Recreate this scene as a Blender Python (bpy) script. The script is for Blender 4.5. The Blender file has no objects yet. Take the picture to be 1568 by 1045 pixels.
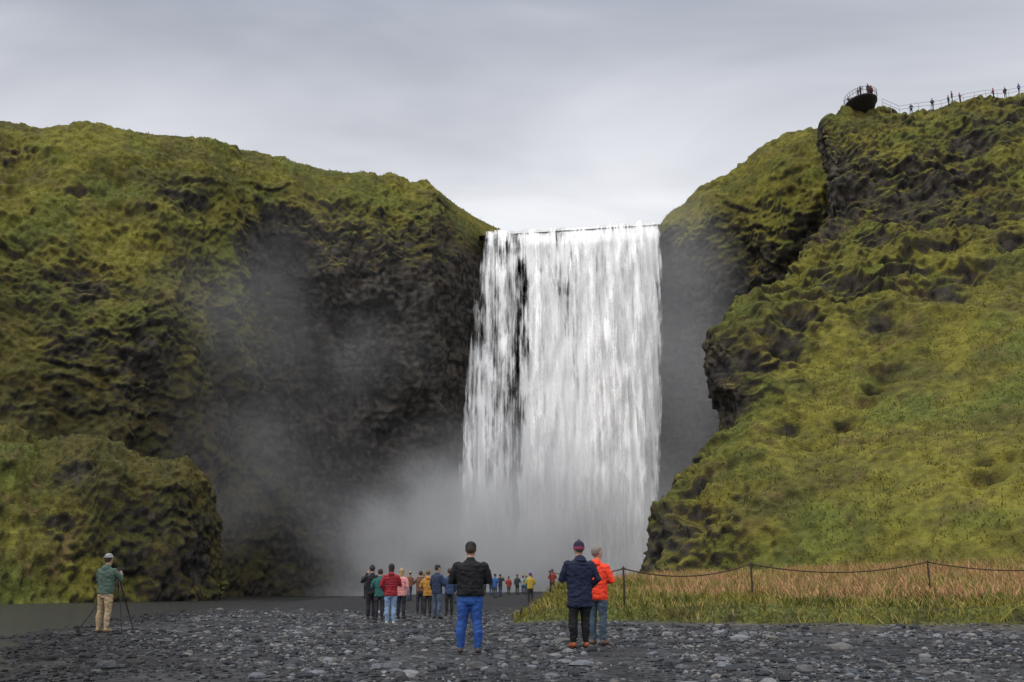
import bpy, math, random
import numpy as np
from mathutils import Vector, Matrix
from mathutils.bvhtree import BVHTree
random.seed(7); rng=np.random.default_rng(7)
sc=bpy.context.scene
sc.view_settings.view_transform='Standard'; sc.view_settings.look='None'; sc.view_settings.exposure=0
CAMH=1.05
# ---------- survey sighting -> world metres at a known ground distance ----------
CP,SP=math.cos(math.radians(13.9)),math.sin(math.radians(13.9))
def W(a,e,Y):
    t=(522.5-e)/1524.; d=CP-SP*t
    return ((a-784)/1524./d*Y, Y, CAMH+(SP+CP*t)/d*Y)
# ---------- noise ----------
_p=rng.permutation(256); _p=np.concatenate([_p,_p,_p])
_g=rng.normal(size=(256,3)); _g/=np.linalg.norm(_g,axis=1)[:,None]; _g=_g.astype(np.float32)
def pn(P):
    P=np.asarray(P,dtype=np.float32); i=np.floor(P).astype(np.int64); f=P-i; i&=255
    w=f*f*f*(f*(f*6-15)+10); out=np.zeros(len(P),np.float32)
    for a in (0,1):
        for b in (0,1):
            for c in (0,1):
                h=_p[_p[_p[(i[:,0]+a)&255]+((i[:,1]+b)&255)]+((i[:,2]+c)&255)]
                g=_g[h]
                d=g[:,0]*(f[:,0]-a)+g[:,1]*(f[:,1]-b)+g[:,2]*(f[:,2]-c)
                out+=d*(w[:,0] if a else 1-w[:,0])*(w[:,1] if b else 1-w[:,1])*(w[:,2] if c else 1-w[:,2])
    return out*1.6
def fbm(P,s,o=3,off=0.):
    P=np.asarray(P,dtype=np.float32)/s+off; r=0;a=1.;n=0
    for k in range(o):
        r=r+a*pn(P*(2**k)+17.3*k); n+=a; a*=.5
    return r/n
def ss(a,b,x):
    t=np.clip((x-a)/(b-a),0,1); return t*t*(3-2*t)
def mix(a,b,t):
    t=np.asarray(t)[:,None]; return np.asarray(a)*(1-t)+np.asarray(b)*t
# ---------- mesh helpers ----------
def mkobj(name,V,F,mats=None,smooth=True,mi=None,col=None,parent=None,uv=None,attrs=None):
    V=np.asarray(V,dtype=np.float32); me=bpy.data.meshes.new(name)
    if isinstance(F,np.ndarray):
        n,k=F.shape; me.vertices.add(len(V)); me.vertices.foreach_set('co',V.ravel())
        me.loops.add(n*k); me.loops.foreach_set('vertex_index',F.astype(np.int32).ravel())
        me.polygons.add(n); me.polygons.foreach_set('loop_start',np.arange(0,n*k,k,dtype=np.int32))
        me.update(calc_edges=True)
    else:
        me.from_pydata([tuple(map(float,v)) for v in V],[],F); me.update()
    me.polygons.foreach_set('use_smooth',np.full(len(me.polygons),smooth,dtype=bool))
    if mi is not None: me.polygons.foreach_set('material_index',np.asarray(mi,dtype=np.int32))
    if col is not None:
        c=np.ones((len(V),4),np.float32); c[:,:3]=np.clip(col,0,1)
        me.color_attributes.new(name='Col',type='FLOAT_COLOR',domain='POINT').data.foreach_set('color',c.ravel())
    for k,v in (attrs or {}).items():
        me.attributes.new(name=k,type='FLOAT',domain='POINT').data.foreach_set('value',np.asarray(v,dtype=np.float32))
    if uv is not None:
        l=np.empty(len(me.loops),np.int32); me.loops.foreach_get('vertex_index',l)
        me.uv_layers.new(name='UVMap').data.foreach_set('uv',uv[l].astype(np.float32).ravel())
    for m in (mats or []): me.materials.append(m)
    ob=bpy.data.objects.new(name,me); sc.collection.objects.link(ob)
    if parent: ob.parent=parent
    return ob
def gridF(nr,nc):
    i=np.arange(nr*nc).reshape(nr,nc)
    return np.stack([i[:-1,:-1],i[:-1,1:],i[1:,1:],i[1:,:-1]],-1).reshape(-1,4)
def empty(name,loc=(0,0,0)):
    e=bpy.data.objects.new(name,None); sc.collection.objects.link(e); e.location=loc; return e
# ---------- materials ----------
def newmat(name):
    m=bpy.data.materials.new(name); m.use_nodes=True; nt=m.node_tree; nt.nodes.clear(); return m,nt,nt.nodes,nt.links
def colmat(name,scales=(1.5,9),bump=.3,dist=.15,rough=.95,var=.5,pebble=0):
    m,nt,N,L=newmat(name); o=N.new('ShaderNodeOutputMaterial'); b=N.new('ShaderNodeBsdfPrincipled')
    b.inputs['Roughness'].default_value=rough; b.inputs['Specular IOR Level'].default_value=.15
    a=N.new('ShaderNodeAttribute'); a.attribute_name='Col'; g=N.new('ShaderNodeNewGeometry')
    n1=N.new('ShaderNodeTexNoise'); n1.inputs['Scale'].default_value=scales[0]; n1.inputs['Detail'].default_value=4; n1.inputs['Roughness'].default_value=.7
    L.new(g.outputs['Position'],n1.inputs['Vector'])
    mr=N.new('ShaderNodeMapRange'); mr.inputs[1].default_value=.3; mr.inputs[2].default_value=.7; mr.inputs[3].default_value=1-var; mr.inputs[4].default_value=1+var
    L.new(n1.outputs['Fac'],mr.inputs[0])
    mu=N.new('ShaderNodeVectorMath'); mu.operation='SCALE'; L.new(a.outputs['Color'],mu.inputs[0]); L.new(mr.outputs[0],mu.inputs['Scale'])
    last=mu.outputs[0]; h=n1.outputs['Fac']
    if bump>0:
        n2=N.new('ShaderNodeTexNoise'); n2.inputs['Scale'].default_value=scales[1]; n2.inputs['Detail'].default_value=3; L.new(g.outputs['Position'],n2.inputs['Vector'])
        ad=N.new('ShaderNodeMath'); ad.operation='ADD'; L.new(n1.outputs['Fac'],ad.inputs[0]); L.new(n2.outputs['Fac'],ad.inputs[1]); h=ad.outputs[0]
    if pebble:
        v=N.new('ShaderNodeTexVoronoi'); v.inputs['Scale'].default_value=pebble; L.new(g.outputs['Position'],v.inputs['Vector'])
        m2=N.new('ShaderNodeMapRange'); m2.inputs[1].default_value=0; m2.inputs[2].default_value=.8; m2.inputs[3].default_value=1; m2.inputs[4].default_value=0; L.new(v.outputs['Distance'],m2.inputs[0])
        a2=N.new('ShaderNodeMath'); a2.operation='MULTIPLY_ADD'; a2.inputs[1].default_value=1.2; L.new(m2.outputs[0],a2.inputs[0]); L.new(h,a2.inputs[2]); h=a2.outputs[0]
        sv=N.new('ShaderNodeSeparateColor'); L.new(v.outputs['Color'],sv.inputs[0])
        m3=N.new('ShaderNodeMapRange'); m3.inputs[3].default_value=.5; m3.inputs[4].default_value=1.7; L.new(sv.outputs[0],m3.inputs[0])
        mu2=N.new('ShaderNodeVectorMath'); mu2.operation='SCALE'; L.new(last,mu2.inputs[0]); L.new(m3.outputs[0],mu2.inputs['Scale']); last=mu2.outputs[0]
    if bump>0:
        bp=N.new('ShaderNodeBump'); bp.inputs['Strength'].default_value=bump; bp.inputs['Distance'].default_value=dist
        L.new(h,bp.inputs['Height']); L.new(bp.outputs[0],b.inputs['Normal'])
    L.new(last,b.inputs['Base Color']); L.new(b.outputs[0],o.inputs[0]); return m
_mc={}
def solid(name,c,rough=.8,bump=.25,scale=25,wave=0):
    key=(name,c)
    if key in _mc: return _mc[key]
    m,nt,N,L=newmat(name); o=N.new('ShaderNodeOutputMaterial'); b=N.new('ShaderNodeBsdfPrincipled'); b.inputs['Roughness'].default_value=rough; b.inputs['Specular IOR Level'].default_value=.25
    tc=N.new('ShaderNodeTexCoord'); n=N.new('ShaderNodeTexNoise'); n.inputs['Scale'].default_value=scale; n.inputs['Detail'].default_value=4; L.new(tc.outputs['Object'],n.inputs['Vector'])
    r=N.new('ShaderNodeMapRange'); r.inputs[1].default_value=.25;r.inputs[2].default_value=.75;r.inputs[3].default_value=.7;r.inputs[4].default_value=1.25; L.new(n.outputs['Fac'],r.inputs[0])
    s=N.new('ShaderNodeVectorMath'); s.operation='SCALE'; s.inputs[0].default_value=c; L.new(r.outputs[0],s.inputs['Scale']); L.new(s.outputs[0],b.inputs['Base Color'])
    bp=N.new('ShaderNodeBump'); bp.inputs['Strength'].default_value=bump; bp.inputs['Distance'].default_value=.02; h=n.outputs['Fac']
    if wave:
        w=N.new('ShaderNodeTexWave'); w.bands_direction='Z'; w.inputs['Scale'].default_value=wave; w.inputs['Distortion'].default_value=1.; L.new(tc.outputs['Object'],w.inputs['Vector'])
        a=N.new('ShaderNodeMath'); a.operation='ADD'; L.new(w.outputs['Fac'],a.inputs[0]); L.new(h,a.inputs[1]); h=a.outputs[0]; bp.inputs['Strength'].default_value=.7
    L.new(h,bp.inputs['Height']); L.new(bp.outputs[0],b.inputs['Normal']); L.new(b.outputs[0],o.inputs[0]); _mc[key]=m; return m
M_moss=colmat('moss_grass_and_rock',(1.2,7),.6,.25,.95,.5)
M_ground=colmat('gravel_ground',(.9,30),.6,.04,.85,.35,pebble=11)
M_blade=colmat('grass_blade',(3,20),0,.01,.9,.25)

# ---------- lofted terrain ----------
def resamp(A,axis,n,w):
    A=np.moveaxis(A,axis,0); p=np.concatenate([[0],np.cumsum(w)]); q=np.linspace(0,p[-1],n)
    j=np.clip(np.searchsorted(p,q,side='right')-1,0,len(p)-2); t=((q-p[j])/(p[j+1]-p[j])).reshape(-1,*([1]*(A.ndim-1)))
    return np.moveaxis(A[j]*(1-t)+A[j+1]*t,0,axis)
def gauss(A,axis,s):
    r=int(3*s)
    if r<1: return A
    A=np.moveaxis(A,axis,0); pad=np.pad(A,[(r,r)]+[(0,0)]*(A.ndim-1),mode='reflect',reflect_type='odd')
    k=np.exp(-.5*(np.arange(-r,r+1)/s)**2); k/=k.sum(); out=np.zeros_like(A)
    for i,kk in enumerate(k): out+=kk*pad[i:i+len(A)]
    return np.moveaxis(out,0,axis)
def gnorm(G):
    a=np.gradient(G,axis=1); b=np.gradient(G,axis=0); n=np.cross(a,b); n/=np.linalg.norm(n,axis=2)[...,None]+1e-9
    return n
def loft(name,C,nr,nc,caprow=None,blur=.22,disp=None,color=None):
    C=np.array(C,dtype=np.float64)
    wr=np.linalg.norm(np.diff(C,axis=0),axis=2).mean(1); wc=np.linalg.norm(np.diff(C,axis=1),axis=2).mean(0)
    if caprow: wr[-caprow:]=np.minimum(wr[-caprow:],5)
    wc=np.minimum(wc,np.median(wc)*2.5)
    G=resamp(C,0,nr,wr); G=resamp(G,1,nc,wc)
    G=gauss(G,0,blur*nr/C.shape[0]); G=gauss(G,1,blur*nc/C.shape[1])
    n=gnorm(G); c=np.array([0,0,CAMH])-G; c/=np.linalg.norm(c,axis=2)[...,None]; a,b=int(nr*.1),int(nr*.4)
    sgn=np.sign(((n*c).sum(2))[a:b].mean()); n=n*sgn
    P=G.reshape(-1,3); Nn=n.reshape(-1,3)
    P2=P+disp(P,Nn); G2=P2.reshape(nr,nc,3); n2=(gnorm(G2)*sgn).reshape(-1,3)
    F=gridF(nr,nc)
    f=F[len(F)//2]; fn=np.cross(P2[f[1]]-P2[f[0]],P2[f[2]]-P2[f[0]])
    if np.dot(fn,n2[f[0]])<0: F=F[:,::-1]
    F=np.ascontiguousarray(F); col=color(P2,n2,Nn)
    ob=mkobj(name,P2,F,[M_moss],col=col)
    return ob,P2,F,col,n2
def spots(P,L):
    r=np.zeros(len(P),np.float32)
    for (q,rad) in L:
        d2=((P-np.array(q))**2).sum(1)/rad**2; r=np.maximum(r,np.exp(-d2))
    return r
def mkdisp(big,mid,led,small,sp=None,indent=1.5,flatten=None,rough=None):
    def f(P,N):
        q=P*np.array([1,1,.35]); d=big*fbm(q,17,2,3.1)
        rf=rough(P) if rough is not None else 1.
        d=d+mid*rf*(.4*(.5-np.abs(fbm(P*np.array([1,1,.55]),8,3,1.7))*2.6)+.75*fbm(P*np.array([1,1,.7]),7,3,71.))
        wz=P[:,2]+7*fbm(P,17,2,9.)+3.*fbm(P,5,3,19.)
        fr=(wz/4.6)%1.; m=ss(-.1,.35,fbm(P,8,2,5.)); d=d+led*rf*m*(ss(0,.2,fr)*(1-fr)-.3)
        fr2=((wz*1.3+1.3*fbm(P,2.5,2,33.))/1.7)%1.; m2=ss(.0,.4,fbm(P,4,2,15.)); d=d+led*.42*rf*m2*(ss(0,.22,fr2)*(1-fr2)-.3)
        d=d+small*(.3+.7*rf)*(fbm(P,3.,3,2.)+.2*(.4-np.abs(fbm(P,1.8,2,4.))*2.2)+.5*fbm(P,.75,2,4.))
        if sp is not None:
            s=spots(P,sp); d=d-indent*s+s*1.9*fbm(P*np.array([1,1,.6]),2.6,3,8.)
        if flatten is not None: d=d*flatten(P)
        return N*d[:,None]
    return f
OL=np.array([.060,.057,.014]); YG=np.array([.125,.115,.019]); GR=np.array([.070,.090,.017]); BR=np.array([.090,.062,.026])
DM=np.array([.036,.035,.013]); RK1=np.array([.012,.0115,.011]); RK2=np.array([.060,.050,.041])
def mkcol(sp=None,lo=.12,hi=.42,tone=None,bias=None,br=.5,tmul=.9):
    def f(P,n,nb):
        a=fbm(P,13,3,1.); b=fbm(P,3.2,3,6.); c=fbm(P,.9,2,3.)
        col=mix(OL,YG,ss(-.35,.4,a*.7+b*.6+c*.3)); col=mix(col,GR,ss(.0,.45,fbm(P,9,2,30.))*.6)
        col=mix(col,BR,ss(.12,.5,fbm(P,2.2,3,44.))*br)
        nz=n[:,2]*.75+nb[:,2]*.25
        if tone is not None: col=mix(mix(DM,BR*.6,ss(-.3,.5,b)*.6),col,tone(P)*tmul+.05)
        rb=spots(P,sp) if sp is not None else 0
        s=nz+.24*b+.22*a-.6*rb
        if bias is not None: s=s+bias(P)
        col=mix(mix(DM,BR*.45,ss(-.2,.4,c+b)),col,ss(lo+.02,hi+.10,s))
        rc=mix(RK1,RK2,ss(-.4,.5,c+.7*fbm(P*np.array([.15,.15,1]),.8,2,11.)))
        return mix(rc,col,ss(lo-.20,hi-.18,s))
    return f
cl=[(-520,[(905,62),(800,68),(650,76),(500,86),(400,94),(300,103),(240,110),(186,118)]),
(-250,[(905,80),(800,85),(650,92),(500,99),(400,105),(300,111),(240,117),(185,123)]),
(0,[(905,96),(800,100),(650,104),(500,109),(400,113),(300,118),(235,124),(186,130)]),
(100,[(905,103),(800,106),(650,109),(500,111),(400,115),(300,119),(240,125),(185,131)]),
(210,[(905,112),(800,111),(650,111),(500,113),(400,117),(300,122),(240,127),(190,132)]),
(300,[(905,123),(800,123),(650,120),(500,120),(400,123),(310,127),(250,132),(205,137)]),
(350,[(905,134),(800,134),(650,132),(500,129),(400,130),(320,132),(262,136),(215,141)]),
(400,[(905,143),(800,143),(650,143),(500,142),(400,141),(335,138),(278,140),(225,145)]),
(440,[(905,146),(800,146),(650,146),(500,145),(410,143),(340,140),(288,142),(234,147)]),
(490,[(905,147),(800,146),(650,145),(500,141),(410,138),(340,139),(292,144),(242,149)]),
(540,[(905,149),(800,148),(690,146),(550,141),(430,139),(345,141),(298,146),(251,152)]),
(600,[(905,150),(800,150),(690,146),(550,142),(430,142),(350,145),(314,149),(271,155)]),
(665,[(905,152),(800,152),(690,149),(550,147),(430,148),(355,151),(322,154),(287,159)]),
(700,[(905,156),(800,156),(690,155),(550,154),(430,153),(378,154),(346,157),(308,162)]),
(735,[(905,163),(800,163),(690,163),(550,161),(430,160),(395,160),(366,161),(331,165)]),
(775,[(905,168),(800,168),(690,168),(550,166),(430,165),(400,165),(376,165),(350,168)]),
(800,[(905,168),(800,168),(690,168),(550,166),(430,165),(400,164),(380,163),(364,163)]),
(900,[(905,169),(800,169),(690,169),(550,167),(430,165),(400,164),(378,163),(362,163)]),
(1000,[(905,168),(800,168),(690,168),(550,166),(430,165),(400,164),(372,163),(354,163)]),
(1018,[(905,165),(800,165),(690,164),(550,163),(430,162),(380,161),(350,160),(324,162)]),
(1060,[(905,162),(800,162),(690,161),(550,160),(430,158),(370,156),(333,157),(297,161)]),
(1120,[(905,158),(800,158),(690,157),(550,155),(430,153),(350,151),(295,152),(252,158)]),
(1180,[(905,152),(800,152),(690,151),(550,150),(430,148),(330,146),(260,147),(211,154)]),
(1260,[(905,145),(800,145),(690,144),(550,143),(430,142),(320,140),(240,142),(191,148)]),
(1400,[(905,140),(800,140),(690,140),(550,140),(430,140),(320,140),(240,140),(188,142)])]
C=np.zeros((10,len(cl),3))
for j,(u,l) in enumerate(cl):
    for i,(v,Y) in enumerate(l): C[i,j]=W(u,v,Y)
    C[0,j,2]=-3
    x,y,z=C[7,j]; C[8,j]=(x*1.06,y*1.06,z+.1); C[9,j]=(x*1.9,y*1.9,z+.5)
spL=[(W(600,440,143),16),(W(690,470,152),15),(W(560,550,142),13),(W(580,700,147),16),(W(650,640,148),14),(W(440,390,140),8),(W(480,640,145),12),(W(800,600,166),36),(W(950,600,167),36),(W(270,300,127),5),(W(130,440,115),3.),(W(360,225,142),4),(W(310,212,139),3),(W(20,230,125),3.5),(W(230,560,112),5),(W(120,300,121),3),(W(330,640,130),8),(W(60,600,105),4),(W(100,520,110),3)]
def lip(P):
    f=1-.9*np.exp(-((P[:,0]-10)/20.)**4)*np.exp(-((P[:,2]-60)/14.)**4)*(P[:,1]>155)
    f=f*(1-.75*np.exp(-((P[:,0]+4)/8.)**4))
    return f*(1-.45*ss(56,63,P[:,2]))
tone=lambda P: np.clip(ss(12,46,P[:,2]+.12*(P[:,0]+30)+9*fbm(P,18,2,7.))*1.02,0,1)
biasL=lambda P: .15*ss(-28,-42,P[:,0])+.24*ss(44,54,P[:,2])+.20*ss(20,30,P[:,0])*ss(42,60,P[:,2])
roughL=lambda P: np.clip(.7+.7*fbm(P,20,2,51.)+.3*ss(-34,-20,P[:,0]),.35,1.2)
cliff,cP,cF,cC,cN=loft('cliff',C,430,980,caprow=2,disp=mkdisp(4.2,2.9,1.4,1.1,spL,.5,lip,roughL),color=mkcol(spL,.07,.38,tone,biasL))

rows=[[(1010,885,112),(960,880,75),(1060,880,69),(1200,880,63),(1380,880,58),(1568,880,52)],
[(1040,800,113),(978,800,78),(1080,790,74),(1200,780,71),(1380,765,67),(1568,755,62)],
[(1070,750,114),(1005,762,82),(1110,745,78),(1220,720,77),(1380,690,74),(1568,665,70)],
[(1110,700,115),(1050,702,87),(1150,690,83),(1250,660,82),(1400,620,80),(1568,590,77)],
[(1150,640,116),(1100,645,94),(1170,630,87),(1270,600,87),(1410,560,86),(1568,520,84)],
[(1130,585,116),(1066,600,90),(1150,575,90),(1280,540,92),(1420,500,92),(1568,450,91)],
[(1130,520,117),(1066,525,92),(1160,520,94),(1290,480,97),(1420,440,98),(1568,400,97)],
[(1180,490,119),(1120,497,97),(1190,470,99),(1300,430,102),(1430,390,103),(1568,350,103)],
[(1240,430,122),(1188,432,105),(1240,400,105),(1320,370,107),(1440,345,109),(1568,300,110)],
[(1290,350,126),(1238,352,114),(1285,335,113),(1350,310,112),(1450,285,114),(1568,250,116)],
[(1290,260,130),(1243,262,118),(1290,255,115),(1360,245,116),(1450,228,119),(1568,205,123)],
[(1300,205,134),(1253,205,124),(1300,200,121),(1370,190,124),(1460,178,127),(1568,170,130)],
[(1310,190,137),(1266,188,128),(1305,175,130),(1370,161,133),(1460,153,135),(1568,154,136)]]
C=np.zeros((15,8,3))
for i,r in enumerate(rows):
    r=r+[(2000,r[5][1]-6,r[5][2]*.9),(2700,r[5][1]-6,r[5][2]*.78)]
    for j,p in enumerate(r): C[i,j]=W(*p)
C[0,:,2]=-2
for j in range(8):
    x,y,z=C[12,j]; C[13,j]=(x*1.04,y*1.04,z+.1); C[14,j]=(x*1.6,y*1.6,z+.3)
spR=[(W(1275,235,118),5.5),(W(1300,290,115),5),(W(1380,320,111),4.),(W(1420,290,113),4.6),(W(1490,225,121),3),(W(1510,330,106),2.6),(W(1555,310,108),2.6),
 (W(1270,350,112),2.8),(W(1300,445,101),2.),(W(1255,445,102),2.),(W(1440,460,96),2.6),(W(1505,735,66),1.2),(W(1510,700,68),.9),(W(1060,820,76),2.8),(W(1085,560,92),3.),(W(1080,640,93),3.5),(W(990,830,78),3),
 (W(1350,560,88),1.3),(W(1335,580,86.5),1.),(W(1320,600,85),1.1),(W(1290,640,83),1.),(W(1240,680,81),1.3),(W(1200,540,93),1.8),(W(1150,560,92),1.8),(W(1140,780,76),1.4),(W(1470,270,115),2.2),(W(1560,380,100),1.8),(W(1545,690,67),1.),
 (W(1200,660,85),1.2),(W(1110,700,82),1.6),(W(1060,760,80),1.8),(W(1220,500,96),1.8),(W(1340,370,107),1.8),(W(1400,420,101),1.4),(W(1350,500,94),1.2),(W(1480,420,97),1.5)]
def roughR(P): return .2+.85*np.clip(np.maximum(ss(10,26,P[:,2]-.42*(P[:,0]-16)+5*fbm(P,10,2,3.)),ss(24,12,P[:,0]+3*fbm(P,6,2,2.))*.9),0,1)
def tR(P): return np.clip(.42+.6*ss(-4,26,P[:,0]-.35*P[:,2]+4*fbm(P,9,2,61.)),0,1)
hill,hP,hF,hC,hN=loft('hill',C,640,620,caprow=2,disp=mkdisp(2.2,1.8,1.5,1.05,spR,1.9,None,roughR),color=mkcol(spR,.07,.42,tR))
hbvh=BVHTree.FromPolygons([Vector(p) for p in hP],hF.tolist())
def top(x,y,d=60):
    h=hbvh.ray_cast(Vector((x,y,200)),Vector((0,0,-1))); return h[0].z if h[0] is not None else d
def crest(k,y0=124,y1=150):
    best=None
    for i in range(60):
        y=y0+(y1-y0)*i/59; z=top(k*y,y)
        if best is None or (z-CAMH)/y>best[0]: best=((z-CAMH)/y,y,z)
    return Vector((k*best[1],best[1],best[2]))
ml=[(-420,[(935,58),(800,62),(700,66),(640,70),(600,76)]),(-150,[(930,68),(800,72),(720,76),(660,79),(620,84)]),
(0,[(928,74),(800,79),(720,83),(680,87),(647,91)]),(60,[(926,77),(800,82),(735,86),(700,90),(677,93)]),
(105,[(925,80),(800,83),(720,85),(685,88),(668,92)]),(150,[(924,84),(790,84),(700,86),(675,89),(661,93)]),(205,[(922,87),(810,87),(740,88),(712,90),(692,94)]),
(250,[(920,89),(810,88),(740,89),(712,91),(700,95)]),(285,[(919,91),(810,90),(745,91),(715,93),(698,96)]),(312,[(918,94),(820,93),(770,94),(745,95),(722,98)]),
(328,[(917,97),(860,97),(830,98),(800,98),(790,100)]),(337,[(916,102),(910,102),(905,102),(900,103),(895,103)])]
C=np.zeros((7,len(ml),3))
for j,(u,l) in enumerate(ml):
    for i,(v,Y) in enumerate(l): C[i,j]=W(u,v,Y)
    C[0,j,2]=-1.2; x,y,z=C[4,j]; C[5,j]=(x*1.06,y*1.06,z*.93); C[6,j]=(x*1.2,y*1.2,-1)
spM=[(W(230,800,87),1.8),(W(300,850,93),3.),(W(120,720,86),1.8),(W(90,820,83),1.4),(W(20,760,80),1.2)]
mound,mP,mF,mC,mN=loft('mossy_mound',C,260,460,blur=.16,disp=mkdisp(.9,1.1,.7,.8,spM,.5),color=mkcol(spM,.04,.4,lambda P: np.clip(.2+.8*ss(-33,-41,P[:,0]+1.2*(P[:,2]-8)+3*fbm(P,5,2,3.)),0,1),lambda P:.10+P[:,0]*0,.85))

# tufts of grass over the slopes
def tufts(P,F,col,n2,n,hgt,wid,gmin=.03):
    f=rng.integers(0,len(F),n); f=F[f]; r=rng.random((n,2)); p=(P[f[:,0]]*(1-r[:,:1])+P[f[:,1]]*r[:,:1])*(1-r[:,1:])+(P[f[:,3]]*(1-r[:,:1])+P[f[:,2]]*r[:,:1])*r[:,1:]
    c=col[f[:,0]]; nn=n2[f[:,0]]; k=(c[:,1]>gmin+.03*rng.random(n))&(nn[:,2]>.3)&(p[:,2]>.5)&(fbm(p,4,2,77.)+.3*rng.random(n)>.0)
    p=p[k];c=c[k];nn=nn[k];n=len(p); h=hgt*rng.uniform(.4,1.3,n); w=wid*rng.uniform(.6,1.4,n); th=rng.uniform(0,6.28,n)
    s=np.stack([np.cos(th)*w/2,np.sin(th)*w/2,0*w],-1); up=nn*.6+np.array([0,0,.3])+rng.normal(size=(n,3))*.3
    e=p+up*h[:,None]; p=p-nn*.05; V=np.stack([p-s,p+s,e],1).reshape(-1,3)
    t=rng.random(n)[:,None]; cc=c*(.85+.6*t)+np.array([.04,.028,.01])*(rng.random((n,1))<.15)
    return V,np.arange(n*3).reshape(-1,3),np.repeat(cc,3,0)
for nm,A in (('hill_grass',tufts(hP,hF,hC,hN,150000,.22,.11,.045)),('cliff_grass',tufts(cP,cF,cC,cN,110000,.26,.14,.045)),('mound_grass',tufts(mP,mF,mC,mN,40000,.22,.10,.03))):
    mkobj(nm,A[0],A[1],[M_blade],smooth=False,col=A[2])

# ---------- ground ----------
def shore(y): return np.interp(y,[-60,0,12,24,45,77,100,130,170],[-9,-3.2,-5.1,-11.2,-15.5,-13,-10,-7,-3])
def ye(x): return np.interp(x,[-5,.5,3,7,12,20,40,90],[31.5,31,29.6,28.,26.2,24.4,20.5,12])
def xe(y): return np.interp(y,[20,32,45,70,90,140],[0.3,.1,1.0,2.6,6,16])
def bankd(x,y):
    j=.5*pn(np.stack([x/2.3,y/2.3,x*0+4.4],-1))+.22*pn(np.stack([x/.7,y/.7,x*0+1.4],-1))
    return np.minimum(y-ye(x),x-xe(y))+j
def gz(x,y):
    x=np.asarray(x,float); y=np.asarray(y,float); P=np.stack([x,y,x*0],-1)
    near=np.exp(-(np.hypot(x,y)/160)**2)
    z=near*(.07*pn(P/4.5)+.03*pn(P/1.3+3)+.012*pn(P/.4))
    z=z+.38*ss(42,80,y)+.1*ss(0,3,x)*ss(12,17,y)
    d=bankd(x,y); m=ss(-.15,1.1,d); hb=.42+.022*np.clip(d,0,50)+.09*pn(P/3+8)+.55*ss(38,58,y)+.15*ss(45,62,y)*ss(0,25,x)+.4*ss(10,30,d)
    z=z+m*hb
    r=ss(-1.2,3.5,shore(y)-x+1.0*pn(P/6+2)); z=z*(1-r*.8)-.42*r
    z=z+ss(48,75,-x-.2*y)*1.2
    return z
xs=np.concatenate([np.arange(-900,-60,40),np.arange(-60,-28,1.),np.arange(-28,36,.2),np.arange(36,80,1.),np.arange(80,940,40)])
ys=np.concatenate([np.arange(-300,-10,15),np.arange(-10,5,.8),np.arange(5,62,.2),np.arange(62,180,1.),np.arange(180,1400,60)])
X,Yg=np.meshgrid(xs,ys); x=X.ravel(); y=Yg.ravel(); z=gz(x,y); P=np.stack([x,y,z],-1)
d=bankd(x,y); a=fbm(P,5,3); b=fbm(P,.9,3,4.)
grav=mix([.018,.019,.021],[.045,.045,.048],ss(-.5,.5,a*.6+b*.6))
grav=mix(grav,[.014,.014,.015],ss(36,50,y)*.8)
grav=mix(grav,[.012,.011,.010],ss(3.5,-.5,x-shore(y)+a*2)*.85)
grav=mix(grav,[.066,.057,.046],ss(-5.,-1.5,d+a)*ss(3,6,x)*.75)
soil=mix([.02,.016,.01],[.055,.06,.012],ss(-.3,.4,b+.3)); soil=mix(soil,[.10,.10,.02],ss(.8,2.2,d)*.8)
col=mix(grav,soil,ss(-.25,.15,d)*(x>-1))
ground=mkobj('ground',P,gridF(len(ys),len(xs)),[M_ground],col=col)

# river
m,nt,N,L=newmat('river_water'); o=N.new('ShaderNodeOutputMaterial'); b_=N.new('ShaderNodeBsdfPrincipled'); b_.inputs['Base Color'].default_value=(.020,.021,.021,1); b_.inputs['Roughness'].default_value=.2; b_.inputs['IOR'].default_value=1.33
g=N.new('ShaderNodeNewGeometry'); mp=N.new('ShaderNodeMapping'); mp.inputs['Scale'].default_value=(1.2,2.6,1); n=N.new('ShaderNodeTexNoise'); n.inputs['Scale'].default_value=1.3; n.inputs['Detail'].default_value=5
L.new(g.outputs['Position'],mp.inputs[0]); L.new(mp.outputs[0],n.inputs['Vector']); bp=N.new('ShaderNodeBump'); bp.inputs['Strength'].default_value=1.; bp.inputs['Distance'].default_value=.3
L.new(n.outputs['Fac'],bp.inputs['Height']); L.new(bp.outputs[0],b_.inputs['Normal']); L.new(b_.outputs[0],o.inputs[0]); M_river=m
xr=np.linspace(-110,8,120); yr=np.linspace(-40,168,210); X,Yr=np.meshgrid(xr,yr)
mkobj('river',np.stack([X.ravel(),Yr.ravel(),X.ravel()*0-.13],-1),gridF(210,120),[M_river])

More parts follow.
